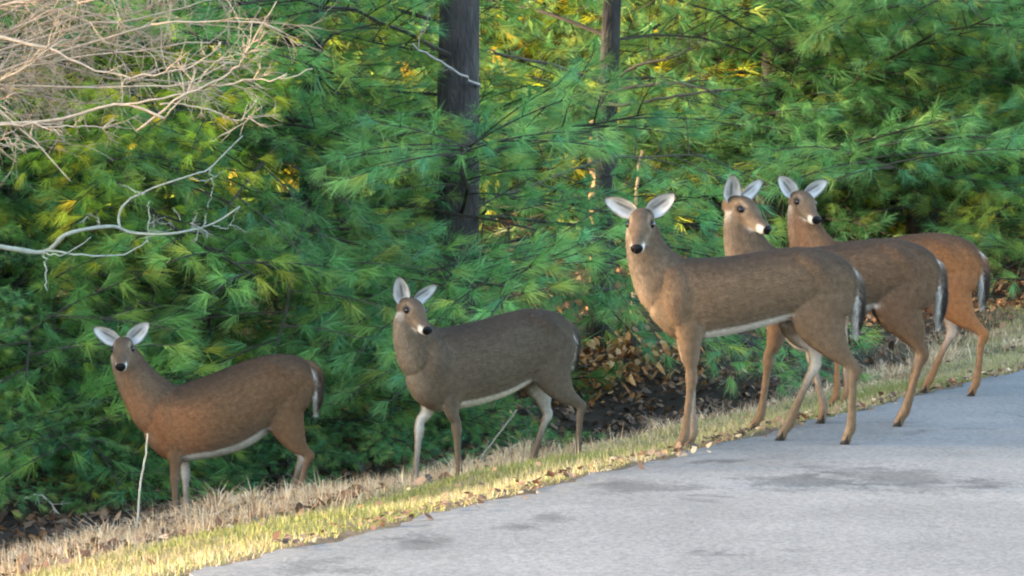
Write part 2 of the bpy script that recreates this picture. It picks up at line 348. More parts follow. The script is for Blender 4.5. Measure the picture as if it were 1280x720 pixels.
# ------------------------------------------------------------------ pines
GREENS = np.array([(.095, .245, .075), (.125, .275, .080), (.175, .300, .075), (.080, .225, .095), (.26, .32, .065)])
def make_bough(seed, L=2.1, tufts_step=.095, needles=52, nlen=.125, nw=.0030):
    r = np.random.default_rng(seed); g = Geo()
    u = np.linspace(0, 1, 9)
    wig = np.cumsum(r.normal(0, .02, 9)); main = np.stack([L * u, wig, .10 * np.sin(u * 2.4) - .22 * u**2.2 + .02 * r.normal(size=9) * u], -1)
    bc = np.array([.030, .025, .019])
    tube(g, main, np.linspace(.014, .004, 9), bc, 4, 1, False)
    ends = []
    def at(q): i = min(int(q * 8), 7); f = q * 8 - i; return main[i] * (1 - f) + main[i + 1] * f, main[i + 1] - main[i]
    nsid = 17
    for k in range(nsid):
        q = .18 + .80 * k / (nsid - 1) + r.normal(0, .012); q = min(max(q, .1), .99)
        p, d = at(q); d = d / np.linalg.norm(d); sg = 1 if k % 2 else -1
        ang = math.radians(r.uniform(38, 62)) * sg
        dd = np.array([d[0] * math.cos(ang) - d[1] * math.sin(ang), d[0] * math.sin(ang) + d[1] * math.cos(ang), r.normal(.05, .12)])
        ln = (.20 + .55 * math.sin(math.pi * min(1, (1.02 - q) * 1.0 + .12) ** .9)) * r.uniform(.7, 1.15)
        m = 5; w = np.linspace(0, 1, m)
        tw = p + dd * ln * w[:, None] + np.array([0, 0, -1]) * (.14 * ln * w[:, None]**2)
        tube(g, tw, np.linspace(.005, .0022, m), bc, 3, 1, False)
        nt = max(2, int(ln / tufts_step))
        for j in range(nt):
            f = (j + 1) / nt; b = tw[0] + (tw[-1] - tw[0]) * f + np.array([0, 0, -.14 * ln * (f * f - f)])
            s2 = 1 if j % 2 else -1; a2 = math.radians(r.uniform(25, 60)) * s2 if j < nt - 1 else 0
            e = np.array([dd[0] * math.cos(a2) - dd[1] * math.sin(a2), dd[0] * math.sin(a2) + dd[1] * math.cos(a2), dd[2] + r.normal(.1, .22)])
            e /= np.linalg.norm(e); ends.append((b, b + e * r.uniform(.05, .12), e))
    p, d = at(1.0); d /= np.linalg.norm(d); ends.append((p, p + d * .08, d))
    for b, e, d in ends:
        tube(g, [b, e], [.0025, .0018], bc, 3, 1, False)
        n = needles
        base = b + (e - b) * r.uniform(.25, 1.0, (n, 1))
        dr = d * r.uniform(.55, 1.1, (n, 1)) + r.normal(0, .27, (n, 3)) + np.array([0, 0, -.26]); dr /= np.linalg.norm(dr, axis=1)[:, None]
        tip = base + dr * nlen * r.uniform(.65, 1.1, (n, 1)) + np.array([0, 0, -.012])
        sd = np.cross(dr, r.normal(size=(n, 3))); sd /= np.linalg.norm(sd, axis=1)[:, None]
        V = np.stack([base - sd * nw / 2, base + sd * nw / 2, tip], 1).reshape(-1, 3)
        c = GREENS[r.choice(5, p=[.3, .28, .2, .14, .08])] * r.uniform(.85, 1.2)
        g.add(V, np.arange(3 * n).reshape(-1, 3), np.repeat(c * r.uniform(.8, 1.25, (n, 1)), 3, 0), 0)
    return g.arr()
FULL = [make_bough(100 + i) for i in range(6)]
FULL_ME = [mesh_np('bough', V, F_, col=C, mats=[M_NEEDLE, M_TWIG], midx=M) for V, F_, C, M in FULL]
LITE = [make_bough(200 + i, tufts_step=.17, needles=18, nlen=.15, nw=.0065) for i in range(4)]
TOP = [make_bough(400 + i, tufts_step=.25, needles=9, nlen=.19, nw=.016) for i in range(3)]
def place(g, tpl, pos, az, pit, roll, sc, tint=1.0):
    V, F_, C, M = tpl
    Mx = np.array((Matrix.Rotation(az, 3, 'Z') @ Matrix.Rotation(-pit, 3, 'Y') @ Matrix.Rotation(roll, 3, 'X')))
    g.V.append((V * sc) @ Mx.T + pos); g.F.append(F_ + g.n); g.C.append(C * tint); g.M.append(M); g.n += len(V)
def trunk_mesh(h, r0, seed, lean=.02):
    r = np.random.default_rng(seed); g = Geo(); n = 14; u = np.linspace(0, 1, n)
    pts = np.stack([lean * h * u + np.cumsum(r.normal(0, .01, n)), np.cumsum(r.normal(0, .012, n)), -.15 + (h + .15) * u], -1)
    rad = r0 * (1 - .85 * u) ; rad[0] *= 1.35; rad[1] *= 1.06
    tube(g, pts, rad, (.1, .08, .07), 14)
    return g, pts
def near_gap(zz, az, seed):         # a missing bough here and there
    return math.sin(zz * 3.1 + seed * 2.3) + math.sin(az * 1.7 + seed) + .6 * math.sin(zz * 7 + az * 3) > 1.55
def pine(px, d, h, r0, seed, label, lo=.35, hi_full=2.9, Lmul=1.0, whorl=.34, per=6, tint=1.0, droop=0, avoid=None, group='white pines behind the deer', templates=None, extra=()):
    r = np.random.default_rng(seed)
    x = (px - 640) / F_PX * d; y = d; z = float(gz(x, y))
    root = empty('pine_tree', (x, y, z)); tag(root, label, 'pine tree', group)
    tg, pts = trunk_mesh(h, r0, seed); link('trunk', tg.mesh('trunk', [M_BARK], True), root)
    g = Geo(); zz = lo; rot = r.uniform(0, 6); boughs = list(extra)
    while zz < h - .3:
        L = Lmul * (1.0 * (1 - zz / h) ** .7 + .15) * 1.25
        full = zz < hi_full
        nper = per if full else max(4, per - 1)
        for k in range(nper):
            az = rot + 2 * math.pi * (k + r.uniform(-.3, .3)) / nper
            if near_gap(zz, az, seed): continue
            if avoid and avoid(az % (2 * math.pi), zz): continue
            pos = np.array([np.interp(zz + .15, pts[:, 2], pts[:, 0]), np.interp(zz + .15, pts[:, 2], pts[:, 1]), zz + r.normal(0, .07)])
            near = full and not templates and math.sin(az) < .6
            tpl = (templates or (LITE if full else TOP)); tp = tpl[r.integers(len(tpl))]
            tn = tint * r.uniform(.7, 1.35) * (np.array([1.5, 1.15, .7]) if r.uniform() < .14 else np.array([1.0, 1, 1])); sc_ = L * r.uniform(.75, 1.15)
            pt_, ro_ = math.radians(r.normal(2 + droop, 9)), r.normal(0, .35)
            if near: boughs.append((pos, az, pt_, ro_, sc_, tn, r.integers(len(FULL_ME)))); continue
            place(g, tp, pos, az, pt_, ro_, sc_, tn)
        rot += 1.1; zz += whorl * r.uniform(.8, 1.2) * (1 if full else 1.5)
    crown = link('crown', g.mesh('crown', [M_NEEDLE, M_TWIG]), root) if g.n else None
    for pos, az, pt_, ro_, sc_, tn, k in boughs:
        b = link('bough', FULL_ME[k], crown or root); b.location = pos; b.scale = (sc_, sc_, sc_)
        b.rotation_euler = (Matrix.Rotation(az, 3, 'Z') @ Matrix.Rotation(-pt_, 3, 'Y') @ Matrix.Rotation(ro_, 3, 'X')).to_euler()
        tn = np.ones(3) * tn; b.color = (tn[0], tn[1], tn[2], 1)
    return root, pts
def toward(lo, hi):                # skip boughs pointing into an angle range (degrees)
    a, b = math.radians(lo), math.radians(hi)
    return lambda az, zz: a < az < b
# angle 270 deg = towards the road camera
pA, _ = pine(560, 19.0, 12, .185, 11, 'pine with the thickest dark trunk, rising behind the second deer from the shrub', lo=1.2, Lmul=1.0, avoid=lambda az, zz: (math.radians(215) < az < math.radians(330) and 1.75 < zz < 4 and not 2.3 < zz < 2.65) or (1.75 < zz < 3.0 and (az > math.radians(300) or az < math.radians(60))), droop=4)
pB, ptsB = pine(750, 22.0, 10, .10, 12, 'slim pine trunk with bare lower limbs behind the largest deer', lo=1.25, Lmul=1.0, whorl=.42, per=5, avoid=lambda az, zz: (1.0 < zz < 3.0 and not .6 < az < 2.4) or (math.radians(225) < az < math.radians(315) and zz > .9))
pine(182, 20.0, 10, .11, 13, 'slender pine standing behind the plump deer by the dead grass', lo=.25, Lmul=1.05, tint=np.array([1.2, 1.05, .85]), avoid=lambda az, zz: .7 < zz < 1.35 and math.radians(225) < az < math.radians(315))
pine(20, 18.6, 9, .12, 14, 'pine with drooping boughs under the bare twigs of the leafless shrub', lo=.2, Lmul=1.05, tint=np.array([1.3, 1.1, .8]), extra=[(np.array([0, 0, zz]), math.radians(a), math.radians(p), .2, 1.1, np.array([3.0, 1.7, .5]), k) for k, (zz, a, p) in enumerate(((2.75, 303, -10), (2.6, 311, -6), (2.45, 297, -10), (2.3, 306, -14)))])  # extra boughs tinted yellow to imitate sunlit tufts
pine(385, 19.2, 9, .10, 15, 'bushy pine between the slender pine and the thick dark trunk', lo=.15, Lmul=1.1, avoid=lambda az, zz: (zz > 1.9 or zz < 1.1) and (az > math.radians(300) or az < math.radians(40)))
pine(960, 25.5, 11, .14, 16, 'dense pine whose foliage hangs behind the two alert deer heads', lo=.7, Lmul=1.25, per=8, avoid=lambda az, zz: 1.0 < zz < 3.2 and math.radians(120) < az < math.radians(200))
pine(1150, 27.0, 11, .14, 17, 'dense pine above the leafy bank beside the road bend', lo=.5, Lmul=1.3)
pine(1345, 28.0, 11, .14, 18, 'dense pine farthest up the road over the leaf covered bank', lo=.5, Lmul=1.3)
pine(-330, 18.4, 10, .12, 19, 'pine standing behind the stem of the leafless shrub', lo=.3, Lmul=1.1)
# young pines that fill in low down on the left
for i, (px, d, h, lab) in enumerate(((70, 17.0, 1.25, 'young pine with low boughs left of the deer by the dead grass'), (265, 17.8, 1.3, 'young pine filling the gap behind the back of the deer by the dead grass'),
                                     (395, 17.8, 1.2, 'young pine between the two deer on the verge'), (-60, 16.4, 1.9, 'young pine beside the leafless shrub at the verge'))):
    pine(px, d, h, .03, 40 + i, lab, lo=.12, hi_full=9, Lmul=.55, whorl=.2, per=6, group='young pines along the verge', tint=.9)
# the wood behind: light-weight pines sharing two crowns
protos = []
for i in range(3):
    o, _ = pine(640 + 260 * (i - 1), 33 + 2 * i, 13, .15, 60 + i, ('distant pine tinted golden as if sunlit, glimpsed between the two dark trunks' if i == 1 else 'distant green pine in the wood, seen only through gaps in the nearer boughs'), lo=.15, hi_full=0, Lmul=1.5, whorl=.30, per=7, templates=LITE, group='pines deep in the wood', tint=np.array([(1.0, 1, 1), (3.0, 1.7, .6), (1.5, 1.2, .9)][i]))  # golden tint of the middle one puts sunlight into its needle colour
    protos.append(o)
r = np.random.default_rng(5); k = 0
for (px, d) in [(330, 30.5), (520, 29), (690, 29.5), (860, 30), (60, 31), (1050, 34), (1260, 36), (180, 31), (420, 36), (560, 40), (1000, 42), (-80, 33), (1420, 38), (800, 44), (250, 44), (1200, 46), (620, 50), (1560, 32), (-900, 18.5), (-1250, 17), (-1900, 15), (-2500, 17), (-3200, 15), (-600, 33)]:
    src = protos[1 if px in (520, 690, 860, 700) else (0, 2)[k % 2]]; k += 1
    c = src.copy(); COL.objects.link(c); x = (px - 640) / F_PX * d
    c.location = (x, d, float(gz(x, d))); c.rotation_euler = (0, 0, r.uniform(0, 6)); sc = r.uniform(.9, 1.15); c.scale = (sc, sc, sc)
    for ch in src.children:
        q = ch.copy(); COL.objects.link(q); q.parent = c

# ------------------------------------------------------------------ leafless shrub, dead branches, stalks
def wander(p, d, ln, n, r, bend=.12, pull=(0, 0, 0)):
    pts = [np.array(p, float)]; d = np.array(d, float); d /= np.linalg.norm(d)
    for i in range(n):
        d = d + r.normal(0, bend, 3) + np.array(pull); d /= np.linalg.norm(d); pts.append(pts[-1] + d * ln / n)
    return np.array(pts)
TWC = np.array([.34, .25, .175])  # tan-pink of sunlit bark, put into the twig colour
def twigs(g, p, d, ln, rad, depth, r, col):
    n = 6 if depth > 0 else 4
    pts = wander(p, d, ln, n, r, .16, (0.0, 0, -.015))
    tube(g, pts, np.linspace(rad, rad * .45, n + 1), col * r.uniform(.8, 1.2), 5 if rad > .006 else 3)
    if depth == 0: return
    for k in range(r.integers(4, 7)):
        i = r.integers(1, n); dd = pts[i + 1] - pts[i]; dd /= np.linalg.norm(dd)
        e = dd + r.normal(0, .62, 3) * np.array([1, .8, 1]); twigs(g, pts[i], e, ln * r.uniform(.35, .62), rad * .55, depth - 1, r, col)
r = np.random.default_rng(21)
bx, by = (-330 - 640) / F_PX * 14.2, 14.2; bz = float(gz(bx, by))
shrub = empty('leafless_shrub', (bx, by, bz)); tag(shrub, 'leafless shrub with a tangle of twigs tinted sunlit pink and a lichen-grey low branch', 'shrub')
loc0 = np.array([bx, by, bz])
g = Geo(); stem = np.array([(0, 0, -.1), (.02, 0, .5), (.08, .02, 1.1), (.12, 0, 1.8), (.2, .05, 2.6)])
tube(g, crom(stem, 12), np.linspace(.055, .03, 12), (.20, .16, .13), 9); link('stem', g.mesh('stem', [M_TWIG], True), shrub)
# limbs arching over to the right, each with its own twigs
for k in range(26):
    r = np.random.default_rng(300 + k)
    h0 = r.uniform(1.2, 2.55); a = np.array([np.interp(h0, stem[:, 2], stem[:, 0]), 0, h0])
    tgt = P(r.uniform(-60, 200), r.uniform(-130, 110), 14.2 + r.normal(0, .45)) - loc0
    m = (a + tgt) / 2 + np.array([0, r.normal(0, .1), r.uniform(.05, .3)])
    path = crom([a, m, tgt], 10); g = Geo()
    tube(g, path, np.linspace(.012, .005, 10), TWC * r.uniform(.7, 1.1), 6)
    e = path[-1] - path[-2]
    twigs(g, path[-1], e + np.array([.05, 0, 0]), r.uniform(.5, .85), .0062, 2, r, TWC)
    for q in range(3):
        i = r.integers(5, 9); twigs(g, path[i], path[i + 1] - path[i] + r.normal(0, .05, 3), r.uniform(.35, .7), .0045, 2, r, TWC)
    link('branch', g.mesh('branch', [M_TWIG], True), shrub)
# the low grey branch
g = Geo(); LG = np.array([.185, .195, .165])
def pp(l, d=13.9): return np.array([P(x, y, d + .05 * math.sin(x * .05)) - loc0 for x, y in l])
low = np.vstack([[[.03, 0, .75]], pp([(-120, 300), (0, 309), (55, 315), (85, 292), (140, 283), (165, 291), (215, 292), (265, 280), (300, 258)])])
tube(g, crom(low, 40), np.linspace(.017, .004, 40) * (1 + .18 * np.sin(np.arange(40) * 1.9) * np.sin(np.arange(40) * .7)), LG, 7)
for l, ra in (([(150, 286), (149, 264), (175, 242), (235, 221), (266, 208), (302, 170)], .010), ([(55, 315), (57, 340), (59, 364)], .008), ([(55, 316), (80, 318), (108, 300), (114, 296)], .006),
              ([(60, 313), (100, 318), (150, 318), (180, 305), (190, 293)], .008), ([(184, 303), (186, 270), (187, 252)], .006), ([(262, 212), (266, 235), (260, 262)], .005), ([(180, 243), (160, 235), (150, 230)], .005), ([(235, 221), (260, 226), (280, 214)], .004), ([(265, 280), (285, 285), (298, 262)], .004)):
    q = crom(pp(l), 16); q += np.random.default_rng(len(l)).normal(0, .004, q.shape); tube(g, q, np.linspace(ra * .75, ra * .35, 16), LG * 1.1, 6)
r = np.random.default_rng(77)
for l in range(14):
    b = P(r.uniform(90, 290), r.uniform(275, 292), 13.9) - loc0
    twigs(g, b, np.array([r.uniform(-.2, 1), r.normal(0, .2), r.uniform(-.6, 1)]), r.uniform(.06, .14), .0035, 1, r, LG)
link('low_branch', g.mesh('low_branch', [M_TWIG], True), shrub)
# longer twigs reaching out of the tangle
g = Geo(); r = np.random.default_rng(9)
for l, ra in (([(150, 130), (200, 125), (255, 110), (310, 100), (350, 100), (392, 85)], .009), ([(170, 165), (230, 120), (290, 90), (310, 60), (345, 5)], .010), ([(60, 60), (130, 90), (200, 92), (255, 75), (275, 50)], .009),
              ([(200, 130), (250, 135), (300, 150), (318, 142)], .007), ([(205, 148), (240, 110), (275, 75), (330, 62)], .006), ([(-20, 155), (80, 158), (150, 160)], .008), ([(-20, 178), (55, 185)], .006)):
    q = crom(pp(l, 13.6), 20); q += r.normal(0, .005, q.shape); tube(g, q, np.linspace(ra * .7, ra * .28, 20), TWC * 1.1, 6)
    for k in range(7): i = r.integers(5, 18); twigs(g, q[i], (q[i + 1] - q[i]) / np.linalg.norm(q[i + 1] - q[i]) + r.normal(0, .6, 3), r.uniform(.06, .2), .004, 1, r, TWC * 1.1)
# carry them back to the stem
tube(g, crom([[.08, 0, 1.1], pp([(-150, 140)], 13.8)[0], pp([(-20, 155)], 13.6)[0]], 12), np.linspace(.016, .009, 12), TWC, 6)
tube(g, crom([pp([(-20, 155)], 13.6)[0], pp([(70, 150)], 13.65)[0], pp([(150, 130)], 13.6)[0], pp([(205, 148)], 13.6)[0]], 12), .008, TWC, 6)
tube(g, crom([[.1, 0, 1.5], pp([(-120, 60)], 13.8)[0], pp([(60, 60)], 13.6)[0]], 12), np.linspace(.016, .009, 12), TWC, 6)
link('branch', g.mesh('branch', [M_TWIG], True), shrub)

# dead limbs on the two trunks
def limb(parent, name, l, d, r0, r1, col, ntw=4, seed=3):
    r = np.random.default_rng(seed); o = np.array(parent.location); g = Geo()
    q = crom([P(x, y, dd) - o for (x, y), dd in zip(l, d)], 16); q[1:-1] += r.normal(0, .006, (14, 3))
    tube(g, q, np.linspace(r0, r1, 16), col, 6)
    for k in range(ntw): i = r.integers(4, 14); twigs(g, q[i], (q[i + 1] - q[i]) / np.linalg.norm(q[i + 1] - q[i]) + r.normal(0, .5, 3), r.uniform(.15, .4), r1 * .8, 1, r, np.asarray(col))
    return link(name, g.mesh(name, [M_TWIG], True), parent)
limb(pA, 'dead_branch', [(600, 108), (575, 92), (545, 75), (516, 55)], [18.95, 18.6, 18.3, 18.1], .010, .006, (.24, .22, .21), 2)
DB = (.075, .06, .05)
for i, (l, d, r0) in enumerate((([(758, 105), (700, 85), (640, 70), (600, 62)], [22, 21.6, 21.2, 21], .02), ([(758, 118), (800, 108), (850, 104), (900, 118)], [22, 21.7, 21.4, 21.2], .022), ([(758, 130), (800, 128), (860, 118), (930, 110)], [22, 21.5, 21.3, 21.2], .018),
                                ([(758, 150), (735, 135), (700, 110), (660, 95)], [22, 21.6, 21.4, 21.3], .02), ([(758, 115), (790, 85), (830, 75), (870, 60)], [22, 21.7, 21.5, 21.4], .016), ([(758, 160), (735, 168), (700, 150), (680, 152)], [22, 21.8, 21.6, 21.6], .014))):
    limb(pB, 'dead_branch', l, d, r0, .005, DB, 5, 30 + i)

# a slim half-hidden trunk beside it, broken stub, stalks and sticks on the ground
def stick(name, label, cat, pts, r0, r1, col, group=None, ntw=0, seed=4):
    pts = np.asarray(pts, float); r = np.random.default_rng(seed); base = pts[0].copy(); g = Geo()
    q = crom(pts - base, 14); q[1:-1] += r.normal(0, r0 * .35, (12, 3)); tube(g, q, np.linspace(r0, r1, 14), col, 7)
    for k in range(ntw): i = r.integers(4, 12); twigs(g, q[i], (q[i + 1] - q[i]) / np.linalg.norm(q[i + 1] - q[i]) + r.normal(0, .5, 3), r.uniform(.08, .2), r1 * .8, 1, r, np.asarray(col))
    o = link(name, g.mesh(name, [M_TWIG], True)); o.location = base; tag(o, label, cat, group); return o
def sink(p): p = np.array(p); p[2] = gz(p[0], p[1]) - .02; return p
stick('broken_snag', 'broken snag coloured sunlit orange beside the slim pine trunk', 'snag', [sink(P(745, 460, 23.4)), P(746, 330, 23.4), P(744, 230, 23.4), P(742, 150, 23.4)], .062, .045, (.34, .19, .10), ntw=2)  # warm bark colour stands in for sun on the trunk
stick('rotten_stump', 'rotten orange-brown stump among leaves coloured sunlit orange below the slim pine', 'stump', [sink(P(742, 470, 23.2)), P(744, 450, 23.2), P(746, 430, 23.2), P(749, 414, 23.2)], .10, .055, (.42, .22, .10))
a = P(170, 640, 13.75); stick('weed_stalk', 'pale dry weed stalk standing in front of the deer by the dead grass', 'stalk', [sink(a), P(176, 600, a[1]), P(182, 570, a[1]), P(184, 542, a[1])], .006, .004, (.36, .31, .23))
a = gp(592, 582); stick('leaning_stick', 'bare pale stick leaning up from the verge grass under the grey-brown deer', 'stick', [sink(a), P(608, 562, a[1] + .1), P(625, 540, a[1] + .2), P(646, 512, a[1] + .3)], .007, .004, (.24, .175, .12), ntw=2)
a = gp(452, 592); stick('fallen_branch', 'dark fallen branch lying in the leaves between the two verge deer', 'branch', [a + [0, 0, .03], P(435, 575, a[1] + .5), P(418, 560, a[1] + .9), P(404, 545, a[1] + 1.3)], .03, .022, (.06, .05, .05), ntw=2)
a = gp(30, 642); b = gp(78, 648); stick('ground_twig', 'forked grey twig lying at the edge of the dead grass', 'twig', [a + [0, 0, .09], a * .5 + b * .5 + [0, 0, .12], b + [0, 0, .0]], .008, .005, (.42, .38, .32), ntw=3)
a = gp(797, 470); stick('dead_sapling', 'thin dead sapling with pale tan bark, right of the slim pine trunk', 'sapling', [sink(P(790, 470, 23.0)), P(793, 330, 23), P(797, 222, 23.0), P(803, 188, 23.0)], .018, .012, (.40, .27, .17))

# ------------------------------------------------------------------ deer
BROWN = np.array([.100, .066, .041]); DARK = np.array([.048, .032, .022]); PALE = np.array([.21, .155, .11])
WHITE = np.array([.52, .485, .44]); GREYF = np.array([.115, .088, .064]); BLACK = np.array([.018, .014, .012]); TAN = np.array([.120, .078, .047])
def mixc(a, b, w): w = np.asarray(w)[..., None]; return a * (1 - w) + b * w
class Loft:
    def __init__(s): s.V = []; s.F = []; s.C = []; s.FL = []; s.LN = []; s.n = 0
    def add(s, path, rs, ru, colf, flow=1, flen=.016, side=(0, 1, 0), n=26, m=20, sq=2.0):
        """path (k,3) centres; rs half-width along the side vector, ru half-height; flow +1 fur points along the path"""
        A = np.hstack([np.asarray(path, float), np.asarray(rs, float)[:, None], np.asarray(ru, float)[:, None]])
        A = crom(A, n); p = A[:, :3]; a = np.maximum(A[:, 3], .003); b = np.maximum(A[:, 4], .003)
        T = np.gradient(p, axis=0); T /= np.linalg.norm(T, axis=1)[:, None] + 1e-9
        S = np.broadcast_to(np.asarray(side, float), p.shape); S = S - T * np.sum(S * T, 1)[:, None]; S /= np.linalg.norm(S, axis=1)[:, None]
        U = np.cross(T, S)
        U = np.where((U[:, 2:3] * 1.0 + U[:, 0:1] * .3) < 0, -U, U) if abs(T[:, 2]).mean() < .7 else np.where(U[:, :1] < 0, -U, U)
        th = np.arange(m) * 2 * math.pi / m
        c, sn = np.cos(th), np.sin(th)
        k = (np.abs(c)**sq + np.abs(sn)**sq) ** (-1 / sq)
        V = p[:, None] + (a[:, None] * c * k)[..., None] * S[:, None] + (b[:, None] * sn * k)[..., None] * U[:, None]
        u = np.linspace(0, 1, n)[:, None] * np.ones((1, m)); thm = np.ones((n, 1)) * th[None]
        C = colf(u, np.cos(thm), np.sin(thm), V)
        FLW = np.broadcast_to(T[:, None] * flow, V.shape)
        Vv = np.vstack([V.reshape(-1, 3), p[:1] - T[:1] * min(a[0], b[0]) * .5, p[-1:] + T[-1:] * min(a[-1], b[-1]) * .5])
        f = []
        for i in range(n - 1):
            for j in range(m):
                q0 = i * m + j; q1 = i * m + (j + 1) % m; f += [(q0, q1, q1 + m), (q0, q1 + m, q0 + m)]
        k0 = n * m
        for j in range(m): f += [(k0, (j + 1) % m, j), (k0 + 1, (n - 1) * m + j, (n - 1) * m + (j + 1) % m)]
        f = np.array(f)
        # orient outwards
        fv = Vv[f]; vol = np.sum(np.cross(fv[:, 0], fv[:, 1]) * fv[:, 2])
        if vol < 0: f = f[:, ::-1]
        Cc = np.vstack([C.reshape(-1, 3), C[0].mean(0)[None], C[-1].mean(0)[None]])
        Fl = np.vstack([FLW.reshape(-1, 3), T[:1] * flow, T[-1:] * flow])
        s.V.append(Vv); s.F.append(f + s.n); s.C.append(Cc); s.FL.append(Fl); s.LN.append(np.full(len(Vv), flen)); s.n += len(Vv)
    def arr(s): return np.vstack(s.V), np.vstack(s.F), np.vstack(s.C), np.vstack(s.FL), np.concatenate(s.LN)

def rotm(yaw, pitch, roll=0):      # head frame: x forward (nose), y left, z up
    return np.array(Matrix.Rotation(yaw, 3, 'Z') @ Matrix.Rotation(pitch, 3, 'Y') @ Matrix.Rotation(roll, 3, 'X'))

def build_deer(spec):
    th = math.pi + math.radians(spec['yaw']); sc = spec['scale']
    root = empty('deer', tuple(spec['pos']), th); tag(root, spec['label'], 'deer', 'deer standing along the roadside')
    pos = np.array(spec['pos']); ct, sth = math.cos(th), math.sin(th)
    def ground_dz(lx, ly):         # terrain height under a local point, in local units
        wx = pos[0] + ct * lx - sth * ly; wy = pos[1] + sth * lx + ct * ly
        return max(float(gz(wx, wy)), .012 if st(wx, wy)[0] < .03 else -9) - pos[2]
    br = np.array(spec.get('coat', BROWN)) * .86; dk = np.array(spec.get('dark', DARK)) * .8; pl = spec.get('plump', 1.0)
    pit = spec.get('pitch', 0.0)   # body pitch: + raises the chest
    def bp(x, y, z): return np.array([x, y, z + pit * x])
    L = Loft()
    # ---- torso
    tx = [-.435, -.415, -.37, -.30, -.20, -.08, .04, .15, .26, .36, .43, .475, .50]
    top = [.74, .785, .835, .882, .905, .896, .875, .862, .856, .852, .815, .755, .70]
    bot = [.66, .62, .60, .595, .585, .558, .525, .502, .487, .482, .515, .57, .63]
    wid = [.04, .075, .105, .128, .140, .150, .156, .155, .146, .130, .108, .078, .04]
    top, bot, wid = map(np.array, (top, bot, wid)); mid = np.exp(-((np.array(tx) - .02) / .25) ** 2)
    bot = bot - (pl - 1) * .35 * mid - spec.get('deep', 0) * np.array([0, .2, .4, .6, .8, .9, 1, 1, 1, 1, .8, .4, .1]); wid = wid * (1 + (pl - 1) * mid)
    path = np.stack([bp(a, 0, (b + c) / 2) for a, b, c in zip(tx, top, bot)])
    def ctor(u, cs, sn, V):
        x = V[..., 0]
        c = mixc(br, dk, smooth(.25, .95, sn) * .8)
        c = mixc(c, GREYF, smooth(-.25, -.75, sn) * .35)
        c = mixc(c, np.array([.19, .080, .035]), spec.get('sun_warm', 0) * smooth(.05, .3, x) * smooth(.75, .1, sn))  # warm sunlight on chest and shoulder mixed into the coat colour
        wb = smooth(-.70, -.86, sn) * smooth(.40, .25, x) * smooth(-.22, -.10, x)
        c = mixc(c, WHITE, wb)
        c = mixc(c, PALE, smooth(.40, .52, x) * smooth(.2, -.6, sn) * .5)
        wr = smooth(-.412, -.43, x) * smooth(.045, .03, np.abs(V[..., 1]))
        return mixc(c, WHITE, wr)
    L.add(path, wid, (top - bot) / 2, ctor, -1, .019, n=40, m=32, sq=2.15)
    def cmus(u, cs, sn, V):
        c = mixc(br, dk, smooth(.70, .90, V[..., 2] - pit * V[..., 0]) * .8)
        return mixc(c, np.array([.19, .080, .035]), spec.get('sun_warm', 0) * smooth(.05, .3, V[..., 0]) * smooth(.84, .70, V[..., 2] - pit * V[..., 0]))
    for sg in (1, -1):             # shoulder blade and hip
        L.add([bp(.40, sg * .070, .80), bp(.375, sg * .096, .73), bp(.365, sg * .100, .65), bp(.35, sg * .088, .57)], [.030, .040, .042, .034], [.045, .068, .075, .060], cmus, -1, .018, n=16, m=14)
        L.add([bp(-.15, sg * .080, .845), bp(-.24, sg * .092, .80), bp(-.30, sg * .088, .74)], [.030, .045, .040], [.04, .06, .06], cmus, -1, .018, n=14, m=14)
    # ---- neck
    nk = spec['neck']; npth = np.array([[a, b_, c + pit * .35] for a, b_, c in nk])
    def cneck(u, cs, sn, V):       # sn + is the front of the throat (towards +x)
        c = mixc(br, GREYF, .25 + .25 * u); c = mixc(c, dk, smooth(-.4, -.95, sn) * .55)
        c = mixc(c, PALE, smooth(.35, .9, sn) * .55)
        c = mixc(c, np.array([.20, .09, .042]), spec.get('sun_warm', 0) * smooth(.8, .3, u) * smooth(-.3, .4, sn))
        return mixc(c, WHITE, smooth(.72, .95, u) * smooth(.4, .85, sn) * .32)
    nr = [(.100, .110), (.098, .143), (.079, .110), (.065, .089), (.058, .077), (.054, .068)]
    nth = spec.get('neck_thick', 1.0)
    L.add(npth, [q[0] * (1 + (nth - 1) * w_) for q, w_ in zip(nr, (.5, .7, 1, 1, .9, .6))], [q[1] * (1 + (nth - 1) * w_) for q, w_ in zip(nr, (.4, .7, 1, 1, .9, .6))], cneck, -1, .019, n=24, m=24)
    # ---- head
    hp = npth[-1] + np.array([0, 0, .012]); hy = math.radians(spec['head_yaw'] - spec['yaw'])
    HM = rotm(hy, math.radians(spec['head_pitch']), math.radians(spec.get('head_roll', 0)))
    hz_ = spec.get('head_scale', .96)
    def hl(u, y, v): return hp + HM @ (np.array([u, y, v]) * hz_)
    hs = [(-.085, -.03, .036, .040), (-.05, -.006, .053, .056), (-.01, .004, .060, .066), (.03, .004, .062, .069), (.065, -.002, .056, .064), (.096, -.012, .047, .054),
          (.126, -.022, .038, .045), (.157, -.029, .033, .039), (.184, -.032, .031, .035), (.202, -.034, .029, .029), (.213, -.036, .020, .021)]
    def chead(u, cs, sn, V):
        q = (V - hp) @ HM / hz_; hu, hyv, hv = q[..., 0], q[..., 1], q[..., 2]
        c = mixc(np.array([.084, .057, .037]), dk, smooth(.045, .075, hv) * .45)
        c = mixc(c, PALE, smooth(.05, .12, hu) * smooth(.02, -.03, hv) * .45)
        c = mixc(c, WHITE, smooth(-.050, -.066, hv) * smooth(-.02, .04, hu) * .85)            # chin and jaw
        c = mixc(c, DARK, smooth(.12, .17, hu) * smooth(-.02, .0, hv) * .6)
        c = mixc(c, WHITE, smooth(.158, .172, hu) * smooth(.212, .20, hu) * smooth(-.010, -.022, hv) * .8)
